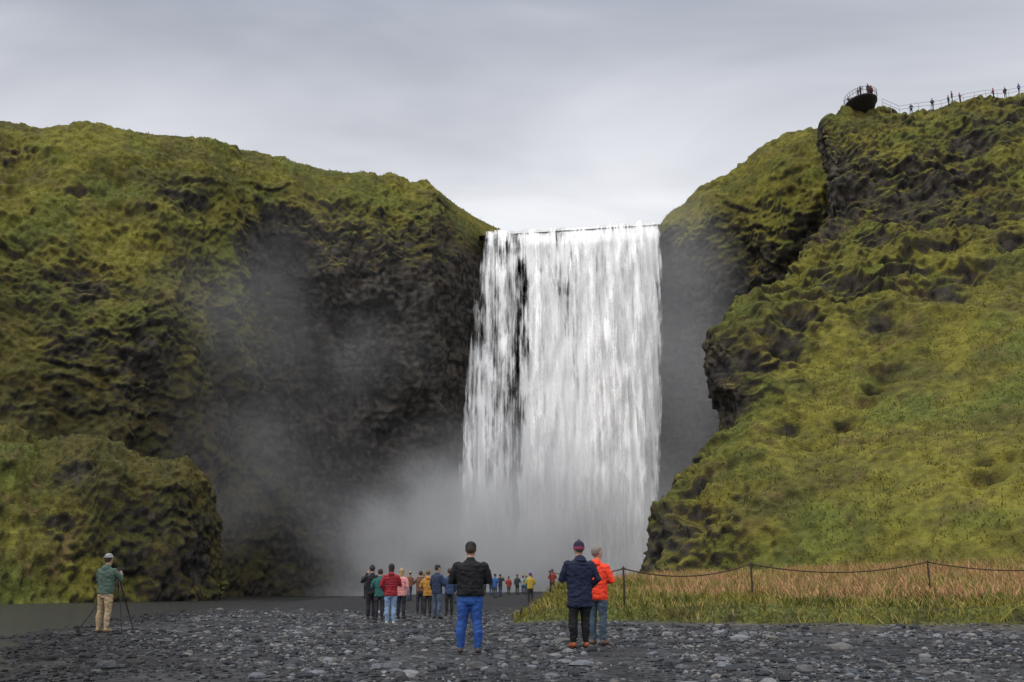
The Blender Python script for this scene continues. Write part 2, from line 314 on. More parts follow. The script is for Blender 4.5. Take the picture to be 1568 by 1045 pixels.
# ---------- gravel stones : one mesh ----------
def ico(sub):
    import bmesh
    bm=bmesh.new(); bmesh.ops.create_icosphere(bm,subdivisions=sub,radius=1); V=np.array([v.co[:] for v in bm.verts]); F=np.array([[v.index for v in f.verts] for f in bm.faces]); bm.free(); return V,F
def stones(n,xr,yr,smin,smax,sub,pw):
    V,F=ico(sub); x=rng.uniform(*xr,n); y=yr[0]+(yr[1]-yr[0])*rng.random(n)**pw
    k=np.abs(x)<(y*.62+3); x=x[k];y=y[k]; d=bankd(x,y); k=(d<-.1)&(x-shore(y)>-1.2+1.5*rng.random(len(x))); x=x[k];y=y[k]; d=d[k]; n=len(x)
    cl_=fbm(np.stack([x,y,x*0],-1),2.5,2,7.); k=rng.random(n)<np.clip(.6+cl_*1.4,.10,1)*(1-.75*ss(-4,-1.5,d)*(x>3)); x=x[k];y=y[k]; n=len(x)
    s=smin*(smax/smin)**(rng.random(n)**2.)
    sc_=np.stack([s*rng.uniform(.8,1.5,n),s*rng.uniform(.6,1.1,n),s*rng.uniform(.35,.7,n)],-1)
    A=np.repeat(V[None],n,0)*(1+.22*rng.normal(size=(n,len(V),1)).clip(-1.5,1.5)*(1 if sub==1 else .5))*sc_[:,None]
    th=rng.uniform(0,6.28,n); c,s_=np.cos(th)[:,None],np.sin(th)[:,None]
    X=A[...,0]*c-A[...,1]*s_; Y=A[...,0]*s_+A[...,1]*c
    z=gz(x,y)+sc_[:,2]*.25
    P=np.stack([X+x[:,None],Y+y[:,None],A[...,2]+z[:,None]],-1).reshape(-1,3)
    FF=(F[None]+(np.arange(n)*len(V))[:,None,None]).reshape(-1,3)
    tone_=rng.random(n)**2.6; cc=np.array([.022,.023,.026])*(1-tone_[:,None])+np.array([.15,.15,.152])*tone_[:,None]
    w=ss(4,0,x-shore(y))[:,None]; cc=cc*(1-.65*w)
    cc=cc*(1+.05*rng.normal(size=(n,1))*np.array([1,.3,-.8])).clip(.8,1.2)
    return P,FF,np.repeat(cc,len(V),0)
parts=[stones(42000,(-12,12),(8,22),.016,.055,1,1.),stones(3600,(-14,14),(8,26),.04,.12,2,1.),stones(26000,(-22,26),(20,46),.03,.09,1,1.),stones(800,(-20,20),(12,50),.08,.17,2,1.)]
Vs=[];Fs=[];Cs=[];o_=0
for P,F,c in parts: Vs.append(P);Fs.append(F+o_);Cs.append(c);o_+=len(P)
mkobj('gravel',np.concatenate(Vs),np.concatenate(Fs),[colmat('stone',(20,90),0,.01,.8,.3)],smooth=False,col=np.concatenate(Cs))

# ---------- meadow grass ----------
def blades(n,sel,h0,h1,wd,colf,lean=.35,xr=(0,60),yr=(20,68)):
    x=rng.uniform(*xr,n); y=rng.uniform(*yr,n); k=sel(x,y); x=x[k];y=y[k]; n=len(x); z=gz(x,y)-.02
    h=rng.uniform(h0,h1,n)*(1+.9*pn(np.stack([x/1.5,y/1.5,x*0+9],-1))); w=wd*rng.uniform(.6,1.4,n); th=rng.uniform(0,3.14,n); lx=rng.normal(size=n)*lean*h-.12*h; ly=rng.normal(size=n)*lean*h
    c,s=np.cos(th)*w/2,np.sin(th)*w/2; p=np.stack([x,y,z],-1)
    a=p-np.stack([c,s,0*c],-1); b=p+np.stack([c,s,0*c],-1); m_=p+np.stack([lx*.4,ly*.4,h*.6],-1); e=p+np.stack([lx,ly,h],-1)
    c2=np.stack([c,s,0*c],-1)*.8
    V=np.stack([a,b,m_+c2,e,m_-c2],1).reshape(-1,3); i=np.arange(n)*5
    return V,np.concatenate([np.stack([i,i+1,i+2],-1),np.stack([i,i+2,i+4],-1),np.stack([i+4,i+2,i+3],-1)]),np.repeat(colf(x,y,n),5,0)
def redf(x,y,n):
    t=rng.random(n); P=np.stack([x,y,x*0],-1); q=ss(-.35,.35,fbm(P,4,3,2.)+.5*(t-.5))
    c=mix([.25,.20,.065],[.36,.19,.10],q); return mix(c,[.10,.11,.02],(t<.3-.1*q)*.9)
def grnf(x,y,n):
    t=rng.random(n); P=np.stack([x,y,x*0],-1); q=ss(-.35,.35,fbm(P,2,2,12.)+.5*(t-.5))
    return mix(mix([.05,.065,.012],[.15,.135,.025],q),[.28,.20,.08],(t<.22)*.8)
redsel=lambda x,y:(bankd(x,y)>3.6+3.*rng.random(len(x))+3.*fbm(np.stack([x,y,x*0],-1),4,2,5.))&(x<y*.62+3)
grnsel=lambda x,y:(bankd(x,y)>-.05)&((bankd(x,y)<11)|(x<8))&(x<y*.62+3)
Vs=[];Fs=[];Cs=[];o_=0
for A in (blades(150000,redsel,.22,.55,.035,redf),blades(180000,grnsel,.10,.28,.03,grnf,.6,(0,45),(18,66)),blades(10000,lambda x,y:(np.abs(bankd(x,y)-.1)<.35),.15,.4,.04,grnf,.7,(0,40),(18,66))):
    Vs.append(A[0]);Fs.append(A[1]+o_);Cs.append(A[2]);o_+=len(A[0])
mkobj('meadow_grass',np.concatenate(Vs),np.concatenate(Fs),[M_blade],smooth=False,col=np.concatenate(Cs))

# ---------- waterfall ----------
def watermat(name,seed,thr,gain,b0=.62,b1=.97):
    m,nt,N,L=newmat(name); o=N.new('ShaderNodeOutputMaterial')
    uv=N.new('ShaderNodeUVMap'); uv.uv_map='UVMap'
    def noise(sx,sy,det,dist,off,rg=.5):
        mp=N.new('ShaderNodeMapping'); mp.inputs['Scale'].default_value=(sx,sy,1); mp.inputs['Location'].default_value=(off,off*1.7,0); n=N.new('ShaderNodeTexNoise'); n.noise_dimensions='2D'; n.inputs['Scale'].default_value=1; n.inputs['Detail'].default_value=det; n.inputs['Distortion'].default_value=dist; n.inputs['Roughness'].default_value=rg
        L.new(uv.outputs[0],mp.inputs[0]); L.new(mp.outputs[0],n.inputs['Vector']); return n.outputs['Fac']
    def M(op,a,b,c=None):
        q=N.new('ShaderNodeMath'); q.operation=op
        for i,v in enumerate((a,b,c)):
            if v is None: continue
            if isinstance(v,(int,float)): q.inputs[i].default_value=v
            else: L.new(v,q.inputs[i])
        return q.outputs[0]
    A=noise(.45,.024,2,.1,seed); B=noise(2.8,.09,4,.0,seed+3,.65); Cc=noise(.95,.20,4,.15,seed+7,.62)
    f=M('ADD',M('MULTIPLY',A,.9),M('ADD',M('MULTIPLY',B,.85),M('MULTIPLY',Cc,1.05)))
    at=N.new('ShaderNodeAttribute'); at.attribute_name='dens'
    al=M('MULTIPLY',M('SUBTRACT',M('ADD',f,at.outputs['Fac']),thr),gain)
    al2=N.new('ShaderNodeMapRange'); al2.interpolation_type='SMOOTHSTEP'; L.new(al,al2.inputs[0])
    br=N.new('ShaderNodeMapRange'); L.new(M('ADD',f,M('MULTIPLY',at.outputs['Fac'],.35)),br.inputs[0]); br.inputs[1].default_value=1.15; br.inputs[2].default_value=1.65; br.inputs[3].default_value=b0; br.inputs[4].default_value=b1
    cb=N.new('ShaderNodeCombineColor'); L.new(br.outputs[0],cb.inputs[0]); L.new(M('MULTIPLY',br.outputs[0],.985),cb.inputs[1]); L.new(M('MULTIPLY',br.outputs[0],.97),cb.inputs[2])
    d=N.new('ShaderNodeBsdfDiffuse'); t=N.new('ShaderNodeBsdfTranslucent'); L.new(cb.outputs[0],d.inputs[0]); L.new(cb.outputs[0],t.inputs[0])
    m1=N.new('ShaderNodeMixShader'); m1.inputs[0].default_value=.12; L.new(d.outputs[0],m1.inputs[1]); L.new(t.outputs[0],m1.inputs[2])
    tr=N.new('ShaderNodeBsdfTransparent'); m2=N.new('ShaderNodeMixShader'); L.new(al2.outputs[0],m2.inputs[0]); L.new(tr.outputs[0],m2.inputs[1]); L.new(m1.outputs[0],m2.inputs[2]); L.new(m2.outputs[0],o.inputs[0]); return m
wf=empty('waterfall')
def lipz(x): return 59.6+.068*(x+5.4)
def sheet(name,xl,xr_,off,seed,thr,gain,densf,amp=.7,ew=2.2,b0=.62,b1=.97,gap=.6):
    nr,nc=330,160; t=np.linspace(0,1,nr); s=np.linspace(0,1,nc); S,T=np.meshgrid(s,t)
    drop=np.concatenate([np.linspace(-1,0,30),np.linspace(0,1,nr-30)**1.15]); D=np.repeat(drop[:,None],nc,1)
    dd=np.clip(D,0,1); XL=np.interp(dd,*xl); XR=np.interp(dd,*xr_); X=XL+(XR-XL)*S
    Z=lipz(X)-dd*(lipz(X)+1)-.35*ss(-.1,.02,D); Y=159.5-off-1.1*ss(0,.06,D)-3.2*dd**.6+np.where(D<0,-D*40,0)
    P=np.stack([X.ravel()/2.2,Z.ravel()/12,X.ravel()*0+seed],-1); Y=Y+(amp*(pn(P)+.5*pn(P*2.3))*ss(0,.1,D).ravel()).reshape(Y.shape)
    Z=Z+(.45*pn(np.stack([X.ravel()/1.6,X.ravel()*0,X.ravel()*0+seed],-1))).reshape(Z.shape)*(1-ss(0,.2,D))
    edge=np.minimum(S,1-S)*(XR-XL); ez=np.stack([X.ravel()*0+seed,Z.ravel()/2.2,X.ravel()*0+2],-1)
    e=ss(0,ew,(edge*(1.15-.3*dd)).ravel()+.45*pn(ez)*dd.ravel()**.5)
    x_,t_=X.ravel(),dd.ravel(); gp=np.exp(-((x_-(2.0-1.2*t_)-.35*pn(ez*.6+5))/1.05)**2)*ss(.02,.12,t_)*(1-.55*ss(.7,1,t_))
    dens=densf(x_,t_)-(1-e)*.75-gap*gp
    uv=np.stack([X.ravel(),(dd*60).ravel()],-1)
    ob=mkobj(name,np.stack([X.ravel(),Y.ravel(),Z.ravel()],-1),gridF(nr,nc),[watermat(name+'_water',seed,thr,gain,b0,b1)],uv=uv,attrs={'dens':dens},parent=wf)
g_=lambda x,c,w: np.exp(-((x-c)/w)**2)
mainL=([0,.3,1],[.4,.2,-.6]); mainR=([0,.5,1],[25.4,24.,21.4]); lL=([0,.2,.5,.75,1],[-5.9,-7.2,-9.4,-9.8,-9.2]); lR=([0,.3,1],[4.2,3.8,3.4])
sheet('main_curtain_back',mainL,mainR,0,2.,1.36,2.0,lambda x,t:.54+.1*g_(x,20,5)+.1*g_(x,4,2)-.08*g_(x,9-1*t,1.6)*(1-t)+.3*t,ew=1.8,b0=.52,b1=.88)
sheet('main_curtain_front',mainL,mainR,.8,11.,1.40,2.0,lambda x,t:.04+.2*g_(x,19,5)+.2*g_(x,4.5,1.8)-.08*g_(x,9,2)+.12*t,1.,b0=.85,b1=1.)
sheet('left_curtain_back',lL,lR,.2,23.,1.40,1.6,lambda x,t:.36+.1*t-.10*ss(-.6,1,x),ew=2.4,b0=.38,b1=.85,gap=.5)
sheet('left_curtain_front',lL,([0,.3,1],[1.4,1.,.6]),1.,31.,1.42,2.2,lambda x,t:.26+.0*t,1.,ew=3.0,b0=.85,b1=1.)
xq=np.linspace(-5.6,25,60); yq=np.linspace(159,230,40); X,Yq=np.meshgrid(xq,yq)
mkobj('upper_river',np.stack([X.ravel(),Yq.ravel(),lipz(X.ravel())-.9],-1),gridF(40,60),[M_river],parent=wf)

# ---------- mist ----------
def mist(name,loc,rad,dens,nscale,lo=.35,hi=.7,inner=.15,rot=0):
    m,nt,N,L=newmat(name+'_volume'); o=N.new('ShaderNodeOutputMaterial'); v=N.new('ShaderNodeVolumeScatter'); v.inputs['Color'].default_value=(1,1,1,1); v.inputs['Anisotropy'].default_value=-.4
    tc=N.new('ShaderNodeTexCoord'); ln=N.new('ShaderNodeVectorMath'); ln.operation='LENGTH'; L.new(tc.outputs['Object'],ln.inputs[0])
    r=N.new('ShaderNodeMapRange'); r.interpolation_type='SMOOTHSTEP'; r.inputs[1].default_value=inner; r.inputs[2].default_value=1; r.inputs[3].default_value=1; r.inputs[4].default_value=0; L.new(ln.outputs['Value'],r.inputs[0])
    g=N.new('ShaderNodeNewGeometry'); n=N.new('ShaderNodeTexNoise'); n.inputs['Scale'].default_value=nscale; n.inputs['Detail'].default_value=1; L.new(g.outputs['Position'],n.inputs['Vector'])
    q=N.new('ShaderNodeMapRange'); q.inputs[1].default_value=lo; q.inputs[2].default_value=hi; q.inputs[3].default_value=.12; q.inputs[4].default_value=1; L.new(n.outputs['Fac'],q.inputs[0])
    a=N.new('ShaderNodeMath'); a.operation='MULTIPLY'; L.new(r.outputs[0],a.inputs[0]); L.new(q.outputs[0],a.inputs[1])
    c=N.new('ShaderNodeMath'); c.operation='MULTIPLY'; c.inputs[1].default_value=dens; L.new(a.outputs[0],c.inputs[0]); L.new(c.outputs[0],v.inputs['Density']); L.new(v.outputs[0],o.inputs['Volume'])
    V,F=ico(3); ob=mkobj(name,V,F,[m]); ob.location=loc; ob.scale=rad; ob.rotation_euler=(0,rot,0)
mist('mist',(0,146,1),(37,14,29),.27,.085,.33,.62,.0)
mist('mist',(-30,119,24),(24,11,30),.022,.06,.42,.66,.1,.35)
mist('mist',(26,150,36),(14,8,36),.042,.05,.2,.6,.2)

# ---------- people ----------
def ring(cx,cy,z,rx,ry,n=18): return [(cx+rx*math.cos(6.28318*i/n),cy+ry*math.sin(6.28318*i/n),z) for i in range(n)]
class Body:
    def __init__(s): s.V=[];s.F=[];s.M=[]
    def rings(s,R,mat):
        n=len(R[0]); b=len(s.V)
        for r in R: s.V+=r
        for k in range(len(R)-1):
            for i in range(n):
                j=(i+1)%n; s.F.append((b+k*n+i,b+k*n+j,b+(k+1)*n+j,b+(k+1)*n+i)); s.M.append(mat)
        s.F.append(tuple(b+i for i in range(n))[::-1]); s.M.append(mat); e=b+(len(R)-1)*n; s.F.append(tuple(e+i for i in range(n))); s.M.append(mat)
    def stack(s,L,mat,n=18): s.rings([ring(*l,n=n) for l in L],mat)
    def tube(s,pts,rad,mat,n=12):
        pts=[Vector(p) for p in pts]; rad=list(rad)
        t0=(pts[0]-pts[1]).normalized(); t1=(pts[-1]-pts[-2]).normalized()
        pts=[pts[0]+t0*rad[0]*.75]+pts+[pts[-1]+t1*rad[-1]*.75]; rad=[rad[0]*.45]+rad+[rad[-1]*.45]
        R=[]
        for i,p in enumerate(pts):
            a=pts[max(i-1,0)];b=pts[min(i+1,len(pts)-1)]; t=(b-a).normalized(); ref=Vector((1,0,0)) if abs(t.x)<.8 else Vector((0,0,1))
            u=(ref-t*ref.dot(t)).normalized(); v=t.cross(u); R.append([tuple(p+u*rad[i]*math.cos(6.28318*k/n)+v*rad[i]*math.sin(6.28318*k/n)) for k in range(n)])
        s.rings(R,mat)
ARMS={'front':((.29,.02,1.14),(.09,.27,1.12)),'down':((.255,-.03,1.13),(.25,.07,.90)),'pocket':((.29,-.06,1.13),(.19,.10,.95)),'cam':((.29,.16,1.22),(.09,.27,1.50)),'chest':((.27,.06,1.12),(.06,.26,1.27)),'tripod':((.30,.10,1.17),(.13,.34,1.30))}
COUNT=[0]
def person(x,y,z,H=1.75,head=0.,jacket=(.02,.02,.025),pants=(.02,.02,.02),shoes=(.02,.018,.016),hair=(.05,.03,.02),hat=None,hatcol=(.02,.02,.02),arms=('front','front'),hem=.88,bulk=1.,stance=(.1,.1,.0,.0),vox=.014,look=0.,longhair=False,puffy=False,hood=False,name='tourist',lean=0.,band=None):
    B=Body(); J,PA,SH,SK,HR,HT,BG=range(7); k=bulk
    B.stack([(0,0,hem,.178*k,.128*k),(0,0,hem+.02,.186*k,.136*k),(0,0,1.03,.176*k,.130*k),(0,-.005,1.2,.192*k,.135*k),(0,-.01,1.32,.203*k,.128*k),(0,-.012,1.40,.185*k,.108*k),(0,-.012,1.45,.115,.085),(0,-.008,1.485,.072,.07),(0,-.005,1.515,.066,.066)],J)
    B.stack([(0,0,.76,.13*k,.10*k),(0,0,.82,.165*k,.12*k),(0,0,.95,.165*k,.118*k),(0,0,1.02,.15*k,.11*k)],PA)
    fl,fr,yl,yr=stance
    for sg,fx,fy in ((-1,fl,yl),(1,fr,yr)):
        kx=sg*(.092*.4+fx*.6)
        B.tube([(sg*.09,0,.86),(sg*(.09*.7+fx*.3),fy*.3,.70),(kx,fy*.5+.015,.50),(sg*fx,fy*.8-.012,.32),(sg*fx,fy,.11)],[.092*k,.086*k,.066*k,.064*k,.056],PA)
        B.tube([(sg*fx,fy-.045,.05),(sg*(fx+.01),fy+.05,.045),(sg*(fx+.025),fy+.155,.034)],[.046,.047,.036],SH)
        B.tube([(sg*fx,fy,.07),(sg*fx,fy,.11)],[.045,.045],SH)
    hands=[]
    for sg,a in ((-1,arms[0]),(1,arms[1])):
        e,w=ARMS[a]; e=Vector((e[0]*sg*(.6+.4*k),e[1],e[2])); w=Vector((w[0]*sg,w[1]*(.7+.3*k),w[2])); s0=Vector((sg*.168*k,-.01,1.385))
        B.tube([s0,s0.lerp(e,.5)+Vector((sg*.008,0,0)),e,e.lerp(w,.5),w],[.066*k,.060*k,.053*k,.048,.040],J)
        d=(w-e).normalized(); B.tube([w,w+d*.05,w+d*.09],[.026,.036,.03],SK,8); hands.append((w+d*.09,d,sg))
    B.tube([(0,0,1.44),(0,.012,1.56)],[.056,.054],SK)
    hd=Body()
    def Hh(c):
        px,py=c[0]*1.13,(c[1]-.015)*1.05; return (px*math.cos(look)+py*math.sin(look), -px*math.sin(look)+py*math.cos(look)+.015, 1.50+(c[2]-1.50)*1.02)
    hd.stack([(0,.045,1.515,.03,.035),(0,.035,1.54,.05,.062),(0,.022,1.58,.064,.082),(0,.015,1.63,.073,.092),(0,.01,1.68,.074,.094),(0,.005,1.72,.06,.078),(0,.0,1.748,.025,.035)],SK)
    hd.tube([(0,.105,1.645),(0,.118,1.605)],[.010,.015],SK,8)
    for sg in (-1,1): hd.tube([(sg*.074,.01,1.65),(sg*.077,.006,1.615)],[.014,.011],SK,8)
    hb=1.42 if longhair else 1.585
    hd.stack([(0,-.03,hb,.045,.045),(0,-.028,hb+.025,.064,.066),(0,-.018,1.64,.077,.084),(0,-.012,1.69,.080,.092),(0,-.005,1.735,.062,.078),(0,-.003,1.762,.025,.03)],HR)
    hd.stack([(0,.01,1.705,.077,.095),(0,.005,1.74,.058,.075),(0,0,1.765,.03,.03)],HR)
    if hat=='cap': hd.stack([(0,.0,1.675,.083,.10),(0,.0,1.71,.082,.099),(0,.0,1.75,.064,.08),(0,0,1.775,.025,.03)],HT); hd.stack([(0,.115,1.677,.055,.065),(0,.115,1.69,.055,.065)],HT)
    if hat=='bean':
        hd.stack([(0,-.005,1.66,.084,.10),(0,-.005,1.69,.086,.102),(0,-.005,1.74,.070,.084),(0,-.005,1.77,.035,.045)],HT); hd.tube([(0,-.005,1.782),(0,-.005,1.79)],[.022,.020],HT,8)
        hd.stack([(0,-.005,1.63,.086,.102),(0,-.005,1.665,.089,.105)],BG)
    if hat=='brim': hd.stack([(0,0,1.682,.11,.13),(0,0,1.695,.11,.13)],HT); hd.stack([(0,0,1.68,.083,.10),(0,0,1.74,.075,.09),(0,0,1.78,.04,.05)],HT)
    hd.V=[Hh(v) for v in hd.V]; b=len(B.V); B.V+=hd.V; B.F+=[tuple(b+i for i in f) for f in hd.F]; B.M+=hd.M
    if hood: B.stack([(0,-.09,1.40,.07,.03),(0,-.10,1.44,.10,.055),(0,-.085,1.49,.09,.05),(0,-.06,1.53,.05,.03)],J)
    me=bpy.data.meshes.new('tmp'); me.from_pydata(B.V,[],B.F); t=bpy.data.objects.new('tmp',me); sc.collection.objects.link(t)
    r=t.modifiers.new('r','REMESH'); r.mode='VOXEL'; r.voxel_size=vox; s_=t.modifiers.new('s','SMOOTH'); s_.factor=.5; s_.iterations=2
    dg=bpy.context.evaluated_depsgraph_get(); em=bpy.data.meshes.new_from_object(t.evaluated_get(dg)); bpy.data.objects.remove(t)
    bv=BVHTree.FromPolygons([Vector(v) for v in B.V],B.F)
    V=np.array([v.co[:] for v in em.vertices]); F=[tuple(p.vertices) for p in em.polygons]
    if len(V)==0: V=np.array(B.V);F=B.F
    mi=[]
    for f in F:
        c=Vector(V[list(f)].mean(0)); q=bv.find_nearest(c); mi.append(B.M[q[2]])
    COUNT[0]+=1
    wr=fbm(V*np.array([1,1,1.8])+COUNT[0]*3,.10,2)*.022+fbm(V+COUNT[0],.3,1)*.018; dirn=V.copy(); dirn[:,2]=0; nn=np.linalg.norm(dirn,axis=1)[:,None]+1e-6
    body=(V[:,2]<1.45)&(V[:,2]>.12); V=V+dirn/nn*(wr*body)[:,None]*(1 if vox<.02 else .5)
    X=Body()
    for p,d,sg in hands:
        side=Vector((0,0,1)) if abs(d.z)<.6 else Vector((0,1,0)); side=(side-d*side.dot(d)).normalized(); curl=Vector((-sg,0,0)); curl=(curl-d*curl.dot(d)).normalized()
        for i,(ln_,o2) in enumerate(((.07,.024),(.08,.008),(.075,-.008),(.058,-.024))):
            q=p+side*o2-d*.01; X.tube([q,q+d*ln_*.45+curl*.008,q+d*ln_*.75+curl*.03,q+d*ln_*.8+curl*.05],[.0095,.009,.0085,.007],SK,6)
        q=p-d*.05+side*.03; X.tube([q,q+side*.028+d*.03,q+side*.03+d*.055+curl*.015],[.012,.010,.009],SK,6)
    if vox<.02:
        E=Body()
        for sg in (-1,1): E.tube([(sg*.031,.100,1.645),(sg*.031,.104,1.645)],[.009,.007],HR,6)
        E.tube([(-.022,.103,1.572),(.022,.103,1.572)],[.006,.006],7,6)
        E.V=[Hh(v) for v in E.V]; b=len(X.V); X.V+=E.V; X.F+=[tuple(b+i for i in f) for f in E.F]; X.M+=E.M
    b=len(V); V=np.concatenate([V,np.array(X.V)]); F+= [tuple(b+i for i in f) for f in X.F]; mi+=X.M
    V=V*(H/1.78); V[:,1]+=lean*np.clip(V[:,2]-.9,0,2)**1.3
    mats=[solid('jacket_cloth',tuple(jacket),.7 if puffy else .85,wave=7 if puffy else 0),solid('trouser_cloth',tuple(pants)),solid('shoe_leather',tuple(shoes),.6),solid('skin',(.42,.25,.18),.6,.1),solid('hair',tuple(hair),.7,.5,60),solid('hat_cloth',tuple(hatcol)),solid('hat_band',tuple(band or hatcol)),solid('lips',(.35,.13,.11),.5,.1)]
    ob=mkobj(name,V,F,mats,mi=mi); ob.location=(x,y,z); ob.rotation_euler=(0,0,head)
    return ob
G=lambda x,y: float(gz([x],[y])[0])+.015
def put(x,y,**k): return person(x,y,G(x,y),**k)
put(-.69,17.,H=1.80,jacket=(.008,.008,.009),pants=(.018,.060,.22),hair=(.04,.03,.025),hat='cap',hatcol=(.012,.012,.013),arms=('front','front'),hem=.90,bulk=1.22,stance=(.15,.13,.02,-.03),shoes=(.05,.035,.03),vox=.012)
put(1.15,17.5,H=1.77,head=.25,jacket=(.010,.014,.035),pants=(.008,.008,.009),hat='bean',hatcol=(.012,.012,.03),band=(.25,.04,.08),arms=('chest','pocket'),hem=.66,bulk=1.22,stance=(.12,.11,.0,.02),shoes=(.22,.06,.02),hood=True,vox=.012,hair=(.08,.06,.05))
put(1.52,18.3,H=1.72,head=-.5,jacket=(.72,.05,.02),pants=(.05,.075,.10),hair=(.16,.13,.11),arms=('pocket','front'),hem=.80,bulk=1.05,look=.5,shoes=(.10,.06,.04),vox=.012,hood=True,lean=.03)
put(-9.5,24.,H=1.78,head=-.25,jacket=(.055,.085,.065),pants=(.30,.22,.13),hat='brim',hatcol=(.2,.21,.21),arms=('tripod','tripod'),hem=.86,bulk=1.12,shoes=(.25,.18,.10),name='photographer',hood=True,stance=(.12,.12,.03,-.02))
put(-3.42,29.,H=1.68,head=.1,jacket=(.22,.012,.02),pants=(.16,.24,.36),hair=(.02,.013,.01),arms=('pocket','chest'),hem=.82,bulk=1.1,puffy=True,longhair=True,shoes=(.3,.3,.3),hood=True)
put(-3.72,34.5,H=1.66,head=-.3,jacket=(.50,.21,.20),pants=(.02,.02,.03),hair=(.30,.2,.1),arms=('front','down'),longhair=True,hem=.8)
put(-4.25,33.,H=1.62,head=.2,jacket=(.02,.09,.08),pants=(.02,.02,.025),hair=(.03,.02,.02),arms=('front','front'),hem=.82)
put(-4.65,34.,H=1.75,head=.4,jacket=(.012,.012,.014),pants=(.015,.015,.02),hat='bean',hatcol=(.02,.02,.02),arms=('cam','cam'),hem=.8,bulk=1.1)
put(-3.12,38.,H=1.68,head=.15,jacket=(.38,.18,.03),pants=(.02,.02,.02),hair=(.12,.07,.03),arms=('front','front'),hem=.78,puffy=True,hood=True)
put(-2.55,35.,H=1.80,head=-.7,jacket=(.02,.03,.06),pants=(.06,.08,.12),hat='cap',hatcol=(.02,.02,.03),arms=('down','front'),hem=.82,bulk=1.1,look=.2)
put(-3.75,42.,H=1.72,head=.1,jacket=(.10,.05,.03),pants=(.02,.02,.025),arms=('cam','cam'))
put(-2.35,38.5,H=1.74,head=.3,jacket=(.03,.05,.11),pants=(.02,.02,.02),arms=('front','down'),hem=.8)
cols=[(.03,.08,.24),(.02,.02,.02),(.03,.03,.04),(.02,.05,.06),(.22,.16,.28),(.03,.12,.14),(.2,.03,.02),(.32,.22,.03),(.04,.04,.05),(.16,.07,.04),(.22,.22,.23)]
far=[(758,72,0),(766,78,1),(779,90,6),(792,92,2),(806,86,5),(814,95,4),(752,84,1),(801,98,10),(570,62,1),(627,64,9),(648,70,8),(694,58,3),(702,80,1),(560,70,2),(688,90,6),(742,95,5),(730,100,8),(665,75,0),(610,82,10)]
for u,Y,c in far:
    x=(u-784)/1524/1.033*Y
    put(x,Y,H=random.uniform(1.6,1.82),head=random.uniform(-.9,.9),jacket=cols[c],pants=random.choice([(.02,.02,.02),(.03,.05,.1),(.05,.05,.05)]),hair=random.choice([(.03,.02,.01),(.2,.14,.07)]),arms=random.choice([('front','front'),('cam','cam'),('down','front'),('pocket','pocket')]),hem=random.choice([.8,.88]),vox=.025,bulk=random.uniform(1,1.15),hat=random.choice([None,'bean','cap']),hatcol=random.choice([(.02,.02,.02),(.4,.3,.03),(.2,.03,.1)]))
for u,Y,c,h in ((826,56,7,'bean'),(846,70,6,'cap')):
    x=(u-784)/1524/1.03*Y-(.5 if Y<60 else 0); put(x,Y,H=1.72,head=.2,jacket=cols[c],hat=h,hatcol=(.12,.05,.2),vox=.022,arms=('front','front'))

# ---------- tripod with camera ----------
def tubes(name,L,mat,parent=None,n=8):
    B=Body()
    for pts,r in L: B.tube(pts,[r]*len(pts) if not isinstance(r,(list,tuple)) else r,0,n)
    return mkobj(name,B.V,B.F,[mat],parent=parent)
tx,ty=-9.42,24.55; tz=G(tx,ty); tp=empty('camera_tripod',(tx,ty,tz)); Mm=solid('tripod_metal',(.015,.015,.017),.4)
ap=(0,0,1.22)
tubes('legs',[([ap,(-.40,-.15,.62),(-.78,-.28,.0)],[.017,.014,.010]),([ap,(.18,-.25,.62),(.36,-.5,.0)],[.017,.014,.010]),([ap,(.1,.35,.6),(.2,.66,.02)],[.017,.014,.010]),([(0,0,.95),(0,0,1.36)],.016)],Mm,tp)
B=Body(); B.stack([(0,0,1.36,.05,.04),(0,0,1.39,.06,.05),(0,0,1.45,.07,.045),(0,0,1.49,.045,.035)],0,4); B.tube([(0,.03,1.43),(0,.19,1.43)],[.038,.042],0,14); mkobj('camera',B.V,B.F,[solid('camera_plastic',(.012,.012,.012),.5)],smooth=False,parent=tp)

# ---------- rope fence ----------
rf=empty('rope_fence'); Mp=solid('fence_post_wood',(.03,.02,.016),.8); Mr=solid('rope_fibre',(.05,.03,.02),.9)
fp=[(1.75,47,1.1),(3.38,31,1.17),(7.72,33,1.16),(13.85,34,1.2),(20.4,35,1.2),(28,35,1.2)]; tops=[]
for i,(x,y,h) in enumerate(fp):
    z=G(x,y); tubes('post_%d'%(i+1),[([(x,y,z-.3),(x+.01,y,z+h*.5),(x,y,z+h)],.03),([(x-.06,y,z+h-.05),(x+.06,y,z+h-.05)],.022)],Mp,rf); tops.append(Vector((x,y,z+h-.05)))
for i in range(len(tops)-1):
    a,b=tops[i],tops[i+1]; sag=.30 if i else .2
    pts=[a.lerp(b,t/16)+Vector((0,0,-sag*4*(t/16)*(1-t/16))) for t in range(17)]
    tubes('rope_%d'%(i+1),[(pts,.02)],Mr,rf,6)

